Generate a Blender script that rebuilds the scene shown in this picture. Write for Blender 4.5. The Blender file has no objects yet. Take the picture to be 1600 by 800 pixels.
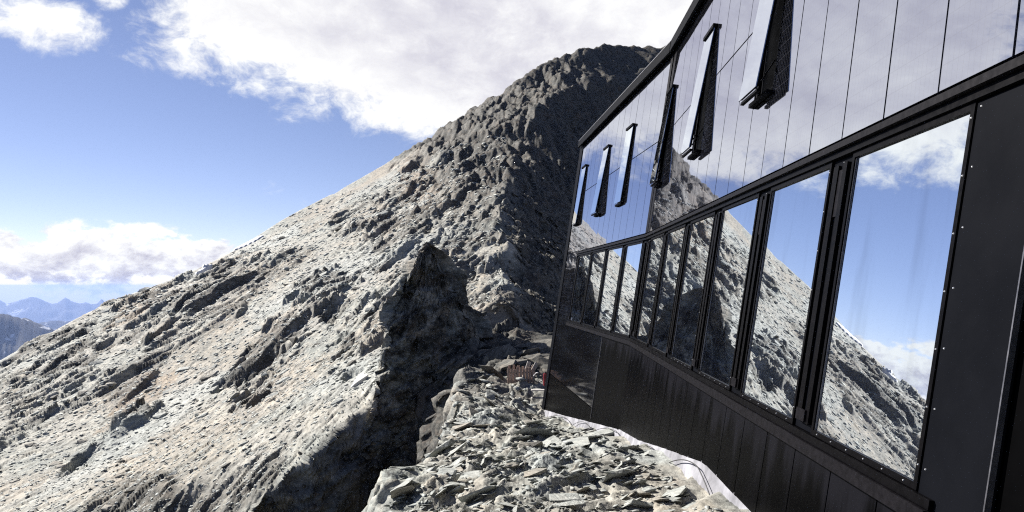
import bpy, bmesh, math, random
import numpy as np
from mathutils import Vector, Matrix

# ------------------------------------------------------------------ camera
scene = bpy.context.scene
COL = scene.collection
F = 1600 * 24.0 / 36.0            # focal length in photo pixels
HY = 448.0                        # eye level row of the photo
cam_d = bpy.data.cameras.new("camera")
cam_d.lens = 24.0; cam_d.sensor_width = 36.0
cam_d.shift_y = (HY - 400.0) / 1600.0
cam_d.clip_start = 0.05; cam_d.clip_end = 200000
cam = bpy.data.objects.new("camera", cam_d); COL.objects.link(cam)
cam.location = (0, 0, 0); cam.rotation_euler = (math.radians(90), 0, 0)
scene.camera = cam

# ------------------------------------------------------------------ light
SUN_DIR = Vector((-0.66, 0.49, 0.57)).normalized()      # towards the sun
SUN_EL = math.asin(SUN_DIR.z)
SUN_AZ = math.atan2(SUN_DIR.x, SUN_DIR.y)                # clockwise from +Y
sd = bpy.data.lights.new("sun", 'SUN'); sd.energy = 5.0; sd.angle = math.radians(0.5)
sd.color = (1.0, 0.95, 0.88)
so = bpy.data.objects.new("sun", sd); COL.objects.link(so)
so.rotation_euler = (-SUN_DIR).to_track_quat('-Z', 'Y').to_euler()

scene.view_settings.view_transform = 'Standard'
scene.view_settings.look = 'None'
scene.view_settings.exposure = 1.28
scene.view_settings.gamma = 1.0
scene.render.engine = 'CYCLES'
scene.cycles.use_denoising = False      # keep the grit of the rock
scene.cycles.max_bounces = 6
scene.cycles.diffuse_bounces = 2
scene.cycles.glossy_bounces = 4
scene.cycles.volume_bounces = 0
scene.cycles.filter_width = 1.15
scene.cycles.caustics_reflective = False
scene.cycles.caustics_refractive = False


class NT:
    """little helper to write node trees as expressions"""
    def __init__(self, tree):
        self.t = tree
        self.n = tree.nodes; self.l = tree.links

    def node(self, kind, **kw):
        nd = self.n.new(kind)
        for k, v in kw.items():
            setattr(nd, k, v)
        return nd

    def put(self, sock, val):
        if isinstance(val, bpy.types.NodeSocket):
            self.l.new(val, sock)
        elif val is not None:
            if hasattr(sock.default_value, '__len__') and not hasattr(val, '__len__'):
                val = [val] * len(sock.default_value)
            if hasattr(val, '__len__') and len(sock.default_value) == 4 and len(val) == 3:
                val = tuple(val) + (1,)
            sock.default_value = val

    def m(self, op, a, b=None, c=None, clamp=False):
        nd = self.node('ShaderNodeMath', operation=op, use_clamp=clamp)
        self.put(nd.inputs[0], a)
        if b is not None: self.put(nd.inputs[1], b)
        if c is not None: self.put(nd.inputs[2], c)
        return nd.outputs[0]

    def add(self, a, b): return self.m('ADD', a, b)
    def sub(self, a, b): return self.m('SUBTRACT', a, b)
    def mul(self, a, b): return self.m('MULTIPLY', a, b)

    def rng(self, v, a, b, c=0.0, d=1.0, smooth=True):
        nd = self.node('ShaderNodeMapRange')
        nd.interpolation_type = 'SMOOTHSTEP' if smooth else 'LINEAR'
        self.put(nd.inputs[0], v)
        for i, q in enumerate((a, b, c, d)): self.put(nd.inputs[i + 1], q)
        return nd.outputs[0]

    def noise(self, vec, scale, detail=4, rough=0.55, dist=0.0, lac=2.0):
        nd = self.node('ShaderNodeTexNoise')
        self.put(nd.inputs['Vector'], vec)
        nd.inputs['Scale'].default_value = scale
        nd.inputs['Detail'].default_value = detail
        nd.inputs['Roughness'].default_value = rough
        nd.inputs['Lacunarity'].default_value = lac
        nd.inputs['Distortion'].default_value = dist
        return nd.outputs['Fac']

    def vor(self, vec, scale, feature='F1', out='Distance', rand=1.0):
        nd = self.node('ShaderNodeTexVoronoi', feature=feature)
        self.put(nd.inputs['Vector'], vec)
        nd.inputs['Scale'].default_value = scale
        nd.inputs['Randomness'].default_value = rand
        return nd.outputs[out]

    def mix(self, fac, a, b, mode='MIX'):
        nd = self.node('ShaderNodeMix', data_type='RGBA', blend_type=mode)
        self.put(nd.inputs[0], fac); self.put(nd.inputs[6], a); self.put(nd.inputs[7], b)
        return nd.outputs[2]

    def mapping(self, vec, scale=(1, 1, 1), rot=(0, 0, 0), loc=(0, 0, 0)):
        nd = self.node('ShaderNodeMapping')
        self.put(nd.inputs['Vector'], vec)
        nd.inputs['Scale'].default_value = scale
        nd.inputs['Rotation'].default_value = rot
        nd.inputs['Location'].default_value = loc
        return nd.outputs[0]

    def vmath(self, op, a, b=None):
        nd = self.node('ShaderNodeVectorMath', operation=op)
        self.put(nd.inputs[0], a)
        if b is not None: self.put(nd.inputs[1], b)
        return nd.outputs[0]


# ------------------------------------------------------------------ sky
world = bpy.data.worlds.new("World"); scene.world = world
world.use_nodes = True
wt = world.node_tree; wt.nodes.clear()
w = NT(wt)
WSTR = 0.050
CLOUD = 0.425                       # radiance of white cloud before exposure
sky = w.node('ShaderNodeTexSky', sky_type='NISHITA')
sky.sun_disc = False
sky.sun_elevation = SUN_EL
sky.sun_rotation = SUN_AZ
sky.altitude = 3200; sky.air_density = 1.0; sky.dust_density = 0.35; sky.ozone_density = 2.0
skycol = w.mix(1.0, sky.outputs[0], (1.12, 0.925, 0.95, 1), 'MULTIPLY')
geo = w.node('ShaderNodeTexCoord')
dirv = geo.outputs['Generated']
sep = w.node('ShaderNodeSeparateXYZ'); w.put(sep.inputs[0], dirv)
DEG = 57.29578
az = w.mul(w.m('ARCTAN2', sep.outputs[0], sep.outputs[1]), DEG)
el = w.mul(w.m('ARCSINE', sep.outputs[2]), DEG)


def ell(ca, ce, ra, re, tilt=0.0):
    da = w.sub(az, ca); de = w.sub(w.sub(el, ce), w.mul(da, tilt))
    q = w.add(w.m('POWER', w.m('ABSOLUTE', w.mul(da, 1 / ra)), 2.0), w.m('POWER', w.m('ABSOLUTE', w.mul(de, 1 / re)), 2.0))
    return w.rng(q, 0.0, 2.2, 1.0, 0.0)


# broad fields of cloud over the whole sky, the bank in view among them
def lim(v, a, b): return w.rng(v, a, b, -1.0, 1.0, False)


bank = w.m('MINIMUM', w.mul(w.sub(el, w.sub(14.6, w.mul(w.add(az, 17), 0.24))), 0.30), w.mul(w.add(az, 27.5), 0.28))
bank = w.m('MINIMUM', bank, w.mul(w.sub(40.0, el), 0.12))
bank = w.m('MINIMUM', bank, w.mul(w.sub(48.0, az), 0.10))
bank = w.rng(bank, -1.5, 1.9, -0.30, 0.46)
lowband = w.mul(w.rng(w.m('ABSOLUTE', w.sub(el, 0.9)), 0.4, 3.2, 1.0, 0.0), 0.30)
bias = w.m('MAXIMUM', bank, w.sub(w.mul(ell(-35.6, 17.8, 4.6, 2.2), 0.42), 0.30))
bias = w.m('MAXIMUM', bias, w.sub(w.mul(ell(-30.6, 20.6, 1.4, 1.4), 0.38), 0.30))
bias = w.m('MAXIMUM', bias, w.sub(w.mul(ell(-25.0, 16.2, 4.0, 1.2, -0.10), 0.36), 0.30))
bias = w.m('MAXIMUM', bias, w.sub(w.mul(ell(-31.5, 2.1, 8.0, 2.3, 0.0), 0.62), 0.30))
bias = w.m('MAXIMUM', bias, w.sub(w.mul(lowband, 0.95), 0.30))


def density(vec, hi=True):
    warp = w.node('ShaderNodeTexNoise'); w.put(warp.inputs['Vector'], vec)
    warp.inputs['Scale'].default_value = 9.0; warp.inputs['Detail'].default_value = 4
    wv = w.vmath('ADD', vec, w.vmath('MULTIPLY', w.vmath('SUBTRACT', warp.outputs['Color'], (0.5, 0.5, 0.5)), (0.07, 0.07, 0.07)))
    a = w.noise(wv, 6.0, 10, 0.60)
    b = w.noise(wv, 21.0, 9, 0.66)
    return w.add(w.mul(a, 0.50), w.mul(b, 0.50))


cv = w.mapping(dirv, scale=(1, 1, 1.5))
d0 = density(cv)
lowish = w.rng(el, 3.5, 6.0, 1.0, 0.0)
finec = w.noise(cv, 55.0, 7, 0.6)
dens = w.add(w.add(w.mul(w.sub(d0, 0.5), 1.7), w.mul(w.add(w.mul(w.sub(finec, 0.5), 1.0), w.mul(w.sub(w.noise(w.mapping(dirv, scale=(1, 1, 2.2), loc=(0.3, 0.1, 0)), 16.0, 3, 0.5), 0.5), 1.5)), lowish)), bias)
d1 = density(w.vmath('ADD', cv, (SUN_DIR.x * 0.016, SUN_DIR.y * 0.008, 0.030)))
cover = w.m('POWER', w.rng(dens, -0.12, w.sub(0.24, w.mul(lowish, 0.13))), 1.15)
relief = w.mul(w.sub(d0, d1), 1.1)
thick = w.rng(dens, 0.12, 0.60)
broad = w.noise(cv, 3.3, 3, 0.5)
bright = w.add(w.sub(1.04, w.mul(w.mul(thick, w.rng(broad, .38, .62, .15, 1.0)), 0.34)), w.mul(relief, w.add(0.7, w.mul(lowish, 1.6))))
lowgrey = w.mul(w.mul(w.rng(el, 0.2, 2.6, 1.0, 0.0), lowish), w.mul(w.rng(dens, 0.02, 0.22), 0.30))
bright = w.sub(bright, w.mul(w.rng(el, 19.0, 32.0), 0.16))
bright = w.m('MAXIMUM', w.m('MINIMUM', w.sub(bright, lowgrey), 1.08), 0.42)
cl = w.node('ShaderNodeCombineColor')
w.put(cl.inputs[0], w.mul(w.m('POWER', bright, 1.12), CLOUD / WSTR))
w.put(cl.inputs[1], w.mul(w.m('POWER', bright, 1.16), CLOUD / WSTR))
w.put(cl.inputs[2], w.mul(w.m('POWER', bright, 0.85), CLOUD / WSTR))
bgc = w.mix(cover, skycol, cl.outputs[0])
bg = w.node('ShaderNodeBackground'); bg.inputs[1].default_value = WSTR
w.put(bg.inputs[0], bgc)
wo = w.node('ShaderNodeOutputWorld'); w.l.new(bg.outputs[0], wo.inputs[0])
world.cycles.sampling_method = 'MANUAL'; world.cycles.sample_map_resolution = 512

# ------------------------------------------------------------------ object helpers
def tag(o, label=None, cat=None, group=None, kind=None):
    if label: o["label"] = label
    if cat: o["category"] = cat
    if group: o["group"] = group
    if kind: o["kind"] = kind
    return o


def link(name, me, parent=None, mat=None):
    o = bpy.data.objects.new(name, me)
    COL.objects.link(o)
    if parent is not None: o.parent = parent
    if mat is not None and me is not None and len(me.materials) == 0: me.materials.append(mat)
    return o


def empty(name, loc=(0, 0, 0)):
    o = bpy.data.objects.new(name, None); COL.objects.link(o)
    o.location = loc; o.empty_display_size = 0.2
    return o


def mesh_py(name, verts, faces, smooth=False):
    me = bpy.data.meshes.new(name)
    me.from_pydata([tuple(v) for v in verts], [], faces)
    me.update()
    if smooth: me.polygons.foreach_set('use_smooth', [True] * len(me.polygons))
    return me


def mesh_np(name, V, Q, smooth=False):
    """V (n,3) float, Q (m,k) int"""
    me = bpy.data.meshes.new(name)
    n, (mm, k) = len(V), Q.shape
    me.vertices.add(n); me.vertices.foreach_set('co', np.ascontiguousarray(V, dtype=np.float32).ravel())
    me.loops.add(mm * k); me.loops.foreach_set('vertex_index', np.ascontiguousarray(Q, dtype=np.int32).ravel())
    me.polygons.add(mm)
    me.polygons.foreach_set('loop_start', np.arange(0, mm * k, k, dtype=np.int32))
    me.polygons.foreach_set('loop_total', np.full(mm, k, dtype=np.int32))
    if smooth: me.polygons.foreach_set('use_smooth', np.ones(mm, dtype=bool))
    me.update(calc_edges=True)
    return me


def set_col(me, name, rgb):
    a = me.color_attributes.new(name, 'FLOAT_COLOR', 'POINT')
    c = np.ones((len(rgb), 4), dtype=np.float32); c[:, :3] = rgb
    a.data.foreach_set('color', c.ravel())


HEXF = [(0, 3, 2, 1), (4, 5, 6, 7), (0, 1, 5, 4), (1, 2, 6, 5), (2, 3, 7, 6), (3, 0, 4, 7)]

# ------------------------------------------------------------------ materials
def new_mat(name):
    m = bpy.data.materials.new(name); m.use_nodes = True
    t = NT(m.node_tree); b = m.node_tree.nodes['Principled BSDF']
    return m, t, b


def rock_material(name, fine=1.0, attr=True, tone=None, bump=1.0):
    m, t, b = new_mat(name)
    tc = t.node('ShaderNodeTexCoord'); p = tc.outputs['Object']
    st = t.mapping(p, scale=(1.0, 0.35, 1.6), rot=(0.25, 0.1, -0.45))
    wn_ = t.node('ShaderNodeTexNoise'); t.put(wn_.inputs['Vector'], st); wn_.inputs['Scale'].default_value = 1.6 * fine; wn_.inputs['Detail'].default_value = 4
    wst = t.vmath('ADD', st, t.vmath('MULTIPLY', t.vmath('SUBTRACT', wn_.outputs['Color'], (.5, .5, .5)), (0.9 / fine, 0.9 / fine, 0.9 / fine)))
    n1 = t.noise(p, 0.09 * fine, 5, 0.6)
    n2 = t.noise(st, 0.9 * fine, 7, 0.66)
    n3 = t.noise(p, 6.0 * fine, 6, 0.7)
    vc = t.node('ShaderNodeTexVoronoi', feature='F1'); t.put(vc.inputs['Vector'], st)
    vc.inputs['Scale'].default_value = 3.0 * fine
    sepc = t.node('ShaderNodeSeparateColor'); t.put(sepc.inputs[0], vc.outputs['Color'])
    if attr:
        at = t.node('ShaderNodeAttribute', attribute_name='rock')
        sa = t.node('ShaderNodeSeparateColor'); t.put(sa.inputs[0], at.outputs['Color'])
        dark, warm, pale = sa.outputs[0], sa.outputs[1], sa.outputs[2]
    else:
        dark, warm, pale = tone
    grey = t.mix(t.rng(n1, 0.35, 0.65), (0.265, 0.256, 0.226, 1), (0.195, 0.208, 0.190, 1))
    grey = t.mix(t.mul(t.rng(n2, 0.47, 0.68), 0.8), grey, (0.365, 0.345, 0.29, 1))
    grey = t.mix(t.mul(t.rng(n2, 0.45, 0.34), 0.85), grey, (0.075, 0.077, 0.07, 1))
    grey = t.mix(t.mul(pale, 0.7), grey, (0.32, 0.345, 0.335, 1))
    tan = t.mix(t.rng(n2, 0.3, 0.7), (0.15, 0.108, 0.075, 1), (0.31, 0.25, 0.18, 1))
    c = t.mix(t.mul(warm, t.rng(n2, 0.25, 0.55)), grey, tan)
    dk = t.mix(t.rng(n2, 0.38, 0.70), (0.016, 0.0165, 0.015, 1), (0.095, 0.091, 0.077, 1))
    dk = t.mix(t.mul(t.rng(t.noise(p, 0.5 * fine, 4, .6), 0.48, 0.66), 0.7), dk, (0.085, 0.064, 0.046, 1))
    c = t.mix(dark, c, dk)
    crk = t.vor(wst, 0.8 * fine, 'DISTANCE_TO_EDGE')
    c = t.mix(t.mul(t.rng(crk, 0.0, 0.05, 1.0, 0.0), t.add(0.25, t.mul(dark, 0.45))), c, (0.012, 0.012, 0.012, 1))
    f = t.add(0.30, t.add(t.mul(n3, 0.95), t.mul(sepc.outputs[0], 0.45)))
    fc = t.node('ShaderNodeCombineColor')
    for i in range(3): t.put(fc.inputs[i], f)
    c = t.mix(1.0, c, fc.outputs[0], 'MULTIPLY')
    t.put(b.inputs['Base Color'], c)
    b.inputs['Roughness'].default_value = 0.85
    b.inputs['Specular IOR Level'].default_value = 0.25
    hgt = t.add(t.add(t.mul(n3, 0.10), t.mul(n2, 0.45)), t.mul(t.vor(st, 2.4 * fine), 0.10))
    bp = t.node('ShaderNodeBump'); bp.inputs['Strength'].default_value = 0.9 * bump
    bp.inputs['Distance'].default_value = 0.35 / fine
    t.put(bp.inputs['Height'], hgt); t.l.new(bp.outputs[0], b.inputs['Normal'])
    return m


M_rock = rock_material('mountain_rock', 1.0)
M_ground = rock_material('slate_ground', 4.0)
M_pin = rock_material('pinnacle_rock', 2.6)
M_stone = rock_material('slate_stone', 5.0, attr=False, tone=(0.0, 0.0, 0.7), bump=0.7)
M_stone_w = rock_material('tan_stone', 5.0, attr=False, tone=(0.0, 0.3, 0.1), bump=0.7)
M_stone_d = rock_material('dark_stone', 3.0, attr=False, tone=(0.75, 0.1, 0.0), bump=0.7)


def simple(name, col, rough=0.5, metal=0.0, spec=0.5, nscale=8.0, var=0.25, bump=0.0, stretch=(1, 1, 1)):
    m, t, b = new_mat(name)
    tc = t.node('ShaderNodeTexCoord')
    p = t.mapping(tc.outputs['Object'], scale=stretch)
    n = t.noise(p, nscale, 5, 0.6)
    c0 = tuple(q * (1 - var) for q in col) + (1,); c1 = tuple(min(1, q * (1 + var)) for q in col) + (1,)
    t.put(b.inputs['Base Color'], t.mix(t.rng(n, 0.3, 0.7), c0, c1))
    t.put(b.inputs['Roughness'], t.rng(n, 0.2, 0.8, max(0.02, rough - 0.08), rough + 0.08))
    b.inputs['Metallic'].default_value = metal
    b.inputs['Specular IOR Level'].default_value = spec
    if bump:
        bp = t.node('ShaderNodeBump'); bp.inputs['Strength'].default_value = bump; bp.inputs['Distance'].default_value = 0.01
        t.put(bp.inputs['Height'], n); t.l.new(bp.outputs[0], b.inputs['Normal'])
    return m


M_black = simple('black_anodised_metal', (0.0042, 0.0046, 0.0062), 0.45, 0.0, 0.012, 2.5, 0.12)
M_frame = simple('window_frame_metal', (0.0025, 0.0023, 0.0028), 0.35, 0.0, 0.03, 20, 0.3)
M_pitch = simple('matt_black_sheet', (0.0009, 0.0009, 0.0011), 0.6, 0.0, 0.01, 6, 0.2)
M_trim = simple('roof_edge_metal', (0.006, 0.0055, 0.0068), 0.4, 0.0, 0.04, 20, 0.3)
M_grey = simple('grey_metal', (0.10, 0.10, 0.11), 0.35, 0.6, 0.5, 20, 0.2)
M_white = simple('white_plinth_membrane', (0.22, 0.22, 0.24), 0.7, 0.0, 0.3, 2.2, 0.4, 0.3)
M_cable = simple('black_cable', (0.02, 0.02, 0.02), 0.6)
M_screw = simple('steel_screw', (0.75, 0.75, 0.75), 0.3, 0.7)
M_wood = simple('weathered_red_wood', (0.36, 0.27, 0.225), 0.8, 0, 0.2, 4, 0.4, 0.3, (8, 8, 1))
M_pale = simple('pale_board', (0.36, 0.34, 0.32), 0.8, 0, 0.2, 6, 0.2)
M_red = simple('red_plastic', (0.16, 0.010, 0.014), 0.4)
M_snow = simple('old_snow', (0.62, 0.63, 0.66), 0.7, 0, 0.3, 1.0, 0.05)


def clad_material():
    """black sheet cladding with pale run-off streaks below the sill"""
    m, t, b = new_mat('black_sheet_cladding')
    tc = t.node('ShaderNodeTexCoord'); p = tc.outputs['Object']
    s = t.mapping(p, scale=(3.0, 3.0, 0.12))
    n = t.noise(s, 1.1, 4, 0.6)
    fine = t.noise(p, 22, 4, .6)
    z = t.node('ShaderNodeSeparateXYZ'); t.put(z.inputs[0], p)
    top = t.rng(t.add(z.outputs[2], t.mul(t.sub(n, 0.5), 1.6)), 0.95, 1.36)
    c = t.mix(t.mul(t.rng(n, 0.45, 0.75), 0.6), (0.0008, 0.0008, 0.0010, 1), (0.0032, 0.0032, 0.0042, 1))
    c = t.mix(t.mul(top, 0.75), c, (0.0075, 0.0075, 0.010, 1))
    t.put(b.inputs['Base Color'], c)
    t.put(b.inputs['Roughness'], t.add(0.16, t.add(t.mul(fine, 0.10), t.mul(n, 0.15))))
    b.inputs['Specular IOR Level'].default_value = 0.015
    return m


M_clad = clad_material()


def mirror_material(name, tint, rough, lines=None, diffuse=(0.01, 0.012, 0.02), refl=0.85, wav=0.0):
    """coated glass: strong mirror reflection over a dark body"""
    m, t, b = new_mat(name)
    nt = m.node_tree
    tc = t.node('ShaderNodeTexCoord')
    g = t.node('ShaderNodeBsdfGlossy'); g.inputs['Roughness'].default_value = rough
    t.put(g.inputs['Color'], tuple(tint) + (1,))
    b.inputs['Base Color'].default_value = tuple(diffuse) + (1,)
    b.inputs['Roughness'].default_value = 0.08
    lw = t.node('ShaderNodeLayerWeight'); lw.inputs['Blend'].default_value = 0.5
    fac = t.m('MULTIPLY_ADD', lw.outputs['Fresnel'], 1 - refl, refl)
    if lines:
        # cell grid of a solar module, in facade metres stored as UV (u along, v up)
        uv = t.node('ShaderNodeUVMap'); s = t.node('ShaderNodeSeparateXYZ'); t.put(s.inputs[0], uv.outputs[0])
        bus = t.m('ABSOLUTE', t.sub(t.m('FRACT', t.mul(s.outputs[0], 1 / 0.0525)), 0.5))
        busm = t.rng(bus, 0.455, 0.485)
        cell = t.m('ABSOLUTE', t.sub(t.m('FRACT', t.mul(s.outputs[1], 1 / 0.158)), 0.5))
        cellm = t.rng(cell, 0.470, 0.490)
        ln = t.m('MAXIMUM', busm, t.mul(cellm, 0.6))
        b_l = t.node('ShaderNodeBsdfDiffuse'); b_l.inputs[0].default_value = (0.11, 0.11, 0.13, 1)
        mx0 = t.node('ShaderNodeMixShader'); t.put(mx0.inputs[0], t.mul(ln, 0.8))
        t.l.new(b.outputs[0], mx0.inputs[1]); t.l.new(b_l.outputs[0], mx0.inputs[2])
        body = mx0.outputs[0]
        fac = t.sub(fac, t.mul(ln, lines))
    else:
        body = b.outputs[0]
        n = t.noise(t.mapping(tc.outputs['Object'], scale=(2.2, 2.2, 0.15)), 2.2, 3, .5)
        fac = t.sub(fac, t.mul(t.rng(n, .5, .75), 0.13))
    if wav:
        bp = t.node('ShaderNodeBump'); bp.inputs['Strength'].default_value = wav; bp.inputs['Distance'].default_value = 0.02
        t.put(bp.inputs['Height'], t.noise(tc.outputs['Object'], 0.9, 1, .4)); t.l.new(bp.outputs[0], g.inputs['Normal'])
    mx = t.node('ShaderNodeMixShader'); t.put(mx.inputs[0], fac)
    t.l.new(body, mx.inputs[1]); t.l.new(g.outputs[0], mx.inputs[2])
    out = [x for x in nt.nodes if x.type == 'OUTPUT_MATERIAL'][0]
    t.l.new(mx.outputs[0], out.inputs[0])
    return m


M_glass = mirror_material('coated_window_glass', (0.90, 0.95, 1.0), 0.0, None, refl=0.80, wav=0.02)
M_pv = mirror_material('solar_module_glass', (0.63, 0.65, 0.735), 0.012, 0.26, refl=0.80, wav=0.008)
M_pvdark = mirror_material('black_module_glass', (0.5, 0.5, 0.52), 0.05, None, diffuse=(0.008, 0.008, 0.01), refl=0.35)

# ------------------------------------------------------------------ noise
def _h(ix, iy, seed):
    x = ix.astype(np.uint32) * np.uint32(374761393) + iy.astype(np.uint32) * np.uint32(668265263) + np.uint32((seed * 982451653) & 0xFFFFFFFF)
    x = (x ^ (x >> np.uint32(13))) * np.uint32(1274126177)
    return x ^ (x >> np.uint32(16))


def h01(ix, iy, seed):
    return (_h(ix, iy, seed) & 0xFFFFF) / float(0xFFFFF)


def vnoise(x, y, seed):
    ix = np.floor(x); iy = np.floor(y)
    fx = x - ix; fy = y - iy
    ix = ix.astype(np.int64); iy = iy.astype(np.int64)
    def g(dx, dy):
        a = h01(ix + dx, iy + dy, seed) * 6.2831853
        return np.cos(a) * (fx - dx) + np.sin(a) * (fy - dy)
    ux = fx * fx * fx * (fx * (fx * 6 - 15) + 10); uy = fy * fy * fy * (fy * (fy * 6 - 15) + 10)
    a = g(0, 0) + ux * (g(1, 0) - g(0, 0)); b = g(0, 1) + ux * (g(1, 1) - g(0, 1))
    return (a + uy * (b - a)) * 1.5


def fbm(x, y, seed, oct=4, gain=0.5):
    s = 0; a = 1.0
    for i in range(oct):
        s = s + a * vnoise(x * 2 ** i + 17.3 * i, y * 2 ** i - 9.1 * i, seed + i); a *= gain
    return s


def plates(x, y, size, seed, ang, aniso=2.5, dip=0.7, jit=0.5, tilt=0.5, soft=0.12):
    """broken rock plates: every cell of a jittered grid is a flat tilted facet at its own level"""
    c, s = math.cos(ang), math.sin(ang)
    u = (x * c + y * s) / (size * aniso); v = (-x * s + y * c) / size
    wx = vnoise(u * 0.7, v * 0.7, seed + 91) * 0.6; wy = vnoise(u * 0.7 + 31, v * 0.7, seed + 92) * 0.6
    u = u + wx; v = v + wy
    iu = np.floor(u).astype(np.int64); iv = np.floor(v).astype(np.int64)
    best = np.full(u.shape, 9e9); sec2 = np.full(u.shape, 9e9); val = np.zeros(u.shape); val2 = np.zeros(u.shape)
    for du in (-1, 0, 1):
        for dv in (-1, 0, 1):
            a = iu + du; b = iv + dv
            hh = _h(a, b, seed); h2 = _h(a, b, seed + 7)
            cu = a + (hh & np.uint32(1023)) / 1023.0; cv_ = b + ((hh >> np.uint32(10)) & np.uint32(1023)) / 1023.0
            d = np.sqrt((u - cu) ** 2 + (v - cv_) ** 2)
            r = ((h2 & np.uint32(1023)) / 1023.0) - .5; t1 = (((h2 >> np.uint32(10)) & np.uint32(1023)) / 1023.0) - .5
            t2 = ((h2 >> np.uint32(20)) & np.uint32(1023)) / 1023.0 - .5
            nv = jit * r + (dip + tilt * t2) * (v - cv_) + tilt * t1 * (u - cu)
            k = d < best
            k2 = ~k & (d < sec2)
            sec2 = np.where(k, best, np.where(k2, d, sec2)); val2 = np.where(k, val, np.where(k2, nv, val2))
            best = np.where(k, d, best); val = np.where(k, nv, val)
    wgt = 0.5 + 0.5 * np.clip((sec2 - best) / soft, 0, 1)
    return (val * wgt + val2 * (1 - wgt)) * size


def plates_m(mask, x, y, *a, **k):
    out = np.zeros(x.shape)
    if mask.any(): out[mask] = plates(x[mask], y[mask], *a, **k)
    return out


def sstep(a, b, x):
    t = np.clip((x - a) / (b - a), 0, 1); return t * t * (3 - 2 * t)


def tps(pts):
    P = np.array(pts, dtype=float); n = len(P)
    xy = P[:, :2]; z = P[:, 2]
    S = 100.0
    def U(r2): return np.where(r2 > 1e-12, r2 * np.log(np.maximum(r2, 1e-12)), 0.0)
    d2 = ((xy[:, None] - xy[None]) ** 2).sum(-1) / S ** 2
    A = np.zeros((n + 3, n + 3)); A[:n, :n] = U(d2) + np.eye(n) * 2e-4
    A[:n, n] = 1; A[:n, n + 1:] = xy / S; A[n, :n] = 1; A[n + 1:, :n] = (xy / S).T
    sol = np.linalg.solve(A, np.concatenate([z, [0, 0, 0]]))
    def f(x, y):
        r = sol[n] + sol[n + 1] * x / S + sol[n + 2] * y / S
        for i in range(n):
            r = r + sol[i] * U(((x - xy[i, 0]) ** 2 + (y - xy[i, 1]) ** 2) / S ** 2)
        return r
    return f


def PX(px, py, z): return ((px - 800) / F * z, z, (HY - py) / F * z)


# ------------------------------------------------------------------ terrain shape
RIDGE = [(-2500, 1500, 60), (-900, 980, 70), (-400, 760, 85), (-150, 640, 98), (0, 563, 112), (100, 508, 126), (200, 461, 145), (300, 424, 165),
         (380, 382, 180), (440, 344, 190), (520, 302, 205), (600, 257, 220), (690, 200, 240), (780, 144, 262),
         (860, 96, 282), (905, 79, 292), (945, 70, 300), (985, 72, 304), (1040, 73, 310), (1200, 90, 330), (1600, 180, 340)]
rp = np.array(RIDGE, dtype=float)
FACE = [(600, 590, 52), (550, 650, 47), (500, 690, 44), (440, 750, 41), (400, 800, 39.5), (200, 800, 44), (0, 800, 51),
        (-300, 800, 60), (100, 650, 78), (300, 600, 80), (250, 700, 60), (450, 500, 92), (600, 450, 88), (500, 400, 130),
        (775, 490, 61), (778, 400, 88), (790, 300, 132), (800, 255, 160), (700, 300, 150), (850, 160, 228), (920, 130, 262), (1000, 120, 282)]
P1 = tps([PX(*p) for p in RIDGE[2:]] + [PX(*p) for p in FACE])
ribY = np.array([0, 60, 85, 130, 160, 200, 230, 262, 300, 400]); ribX = np.array([-2.5, -1.4, -1.75, -1.2, 0.3, 4.0, 10.8, 32, 90, 200.])
BENCH = [PX(1168,807, 6.42), PX(1039,713, 10.2), PX(916,670, 18.0), PX(856,661, 23.75), PX(628, 729, 12), PX(590, 800, 8), PX(700, 697, 16),
         PX(770, 632, 23), PX(830, 600, 28), PX(700, 606, 40), PX(650, 606, 46), PX(760, 565, 46), PX(835, 545, 48), PX(900, 530, 60), PX(760, 520, 60),
         (0, 0, -1.75), (2, 0, -1.8), (-2, 0, -2.0), (3, -8, -1.6), (-3, -8, -1.8), (0, 5, -2.0), (4.5, 10, -2.4), (5, 20, -4.0), (8, 5, -2), (12, 20, -4), (12, 40, -5)]
BN = tps(BENCH)
edY = np.array([-20, 8, 16, 22, 30, 38, 45, 55, 70]); edX = np.array([-1.9, -1.55, -1.6, -1.8, -2.2, -2.6, -3.8, -9.5, -14.])
crY = np.array([0, 30, 39.5, 41, 44, 47, 52, 60]); crX = np.array([-24, -17, -14.8, -13.8, -12.4, -11, -9.75, -9.0])
A_STRIKE = math.radians(72)


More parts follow.
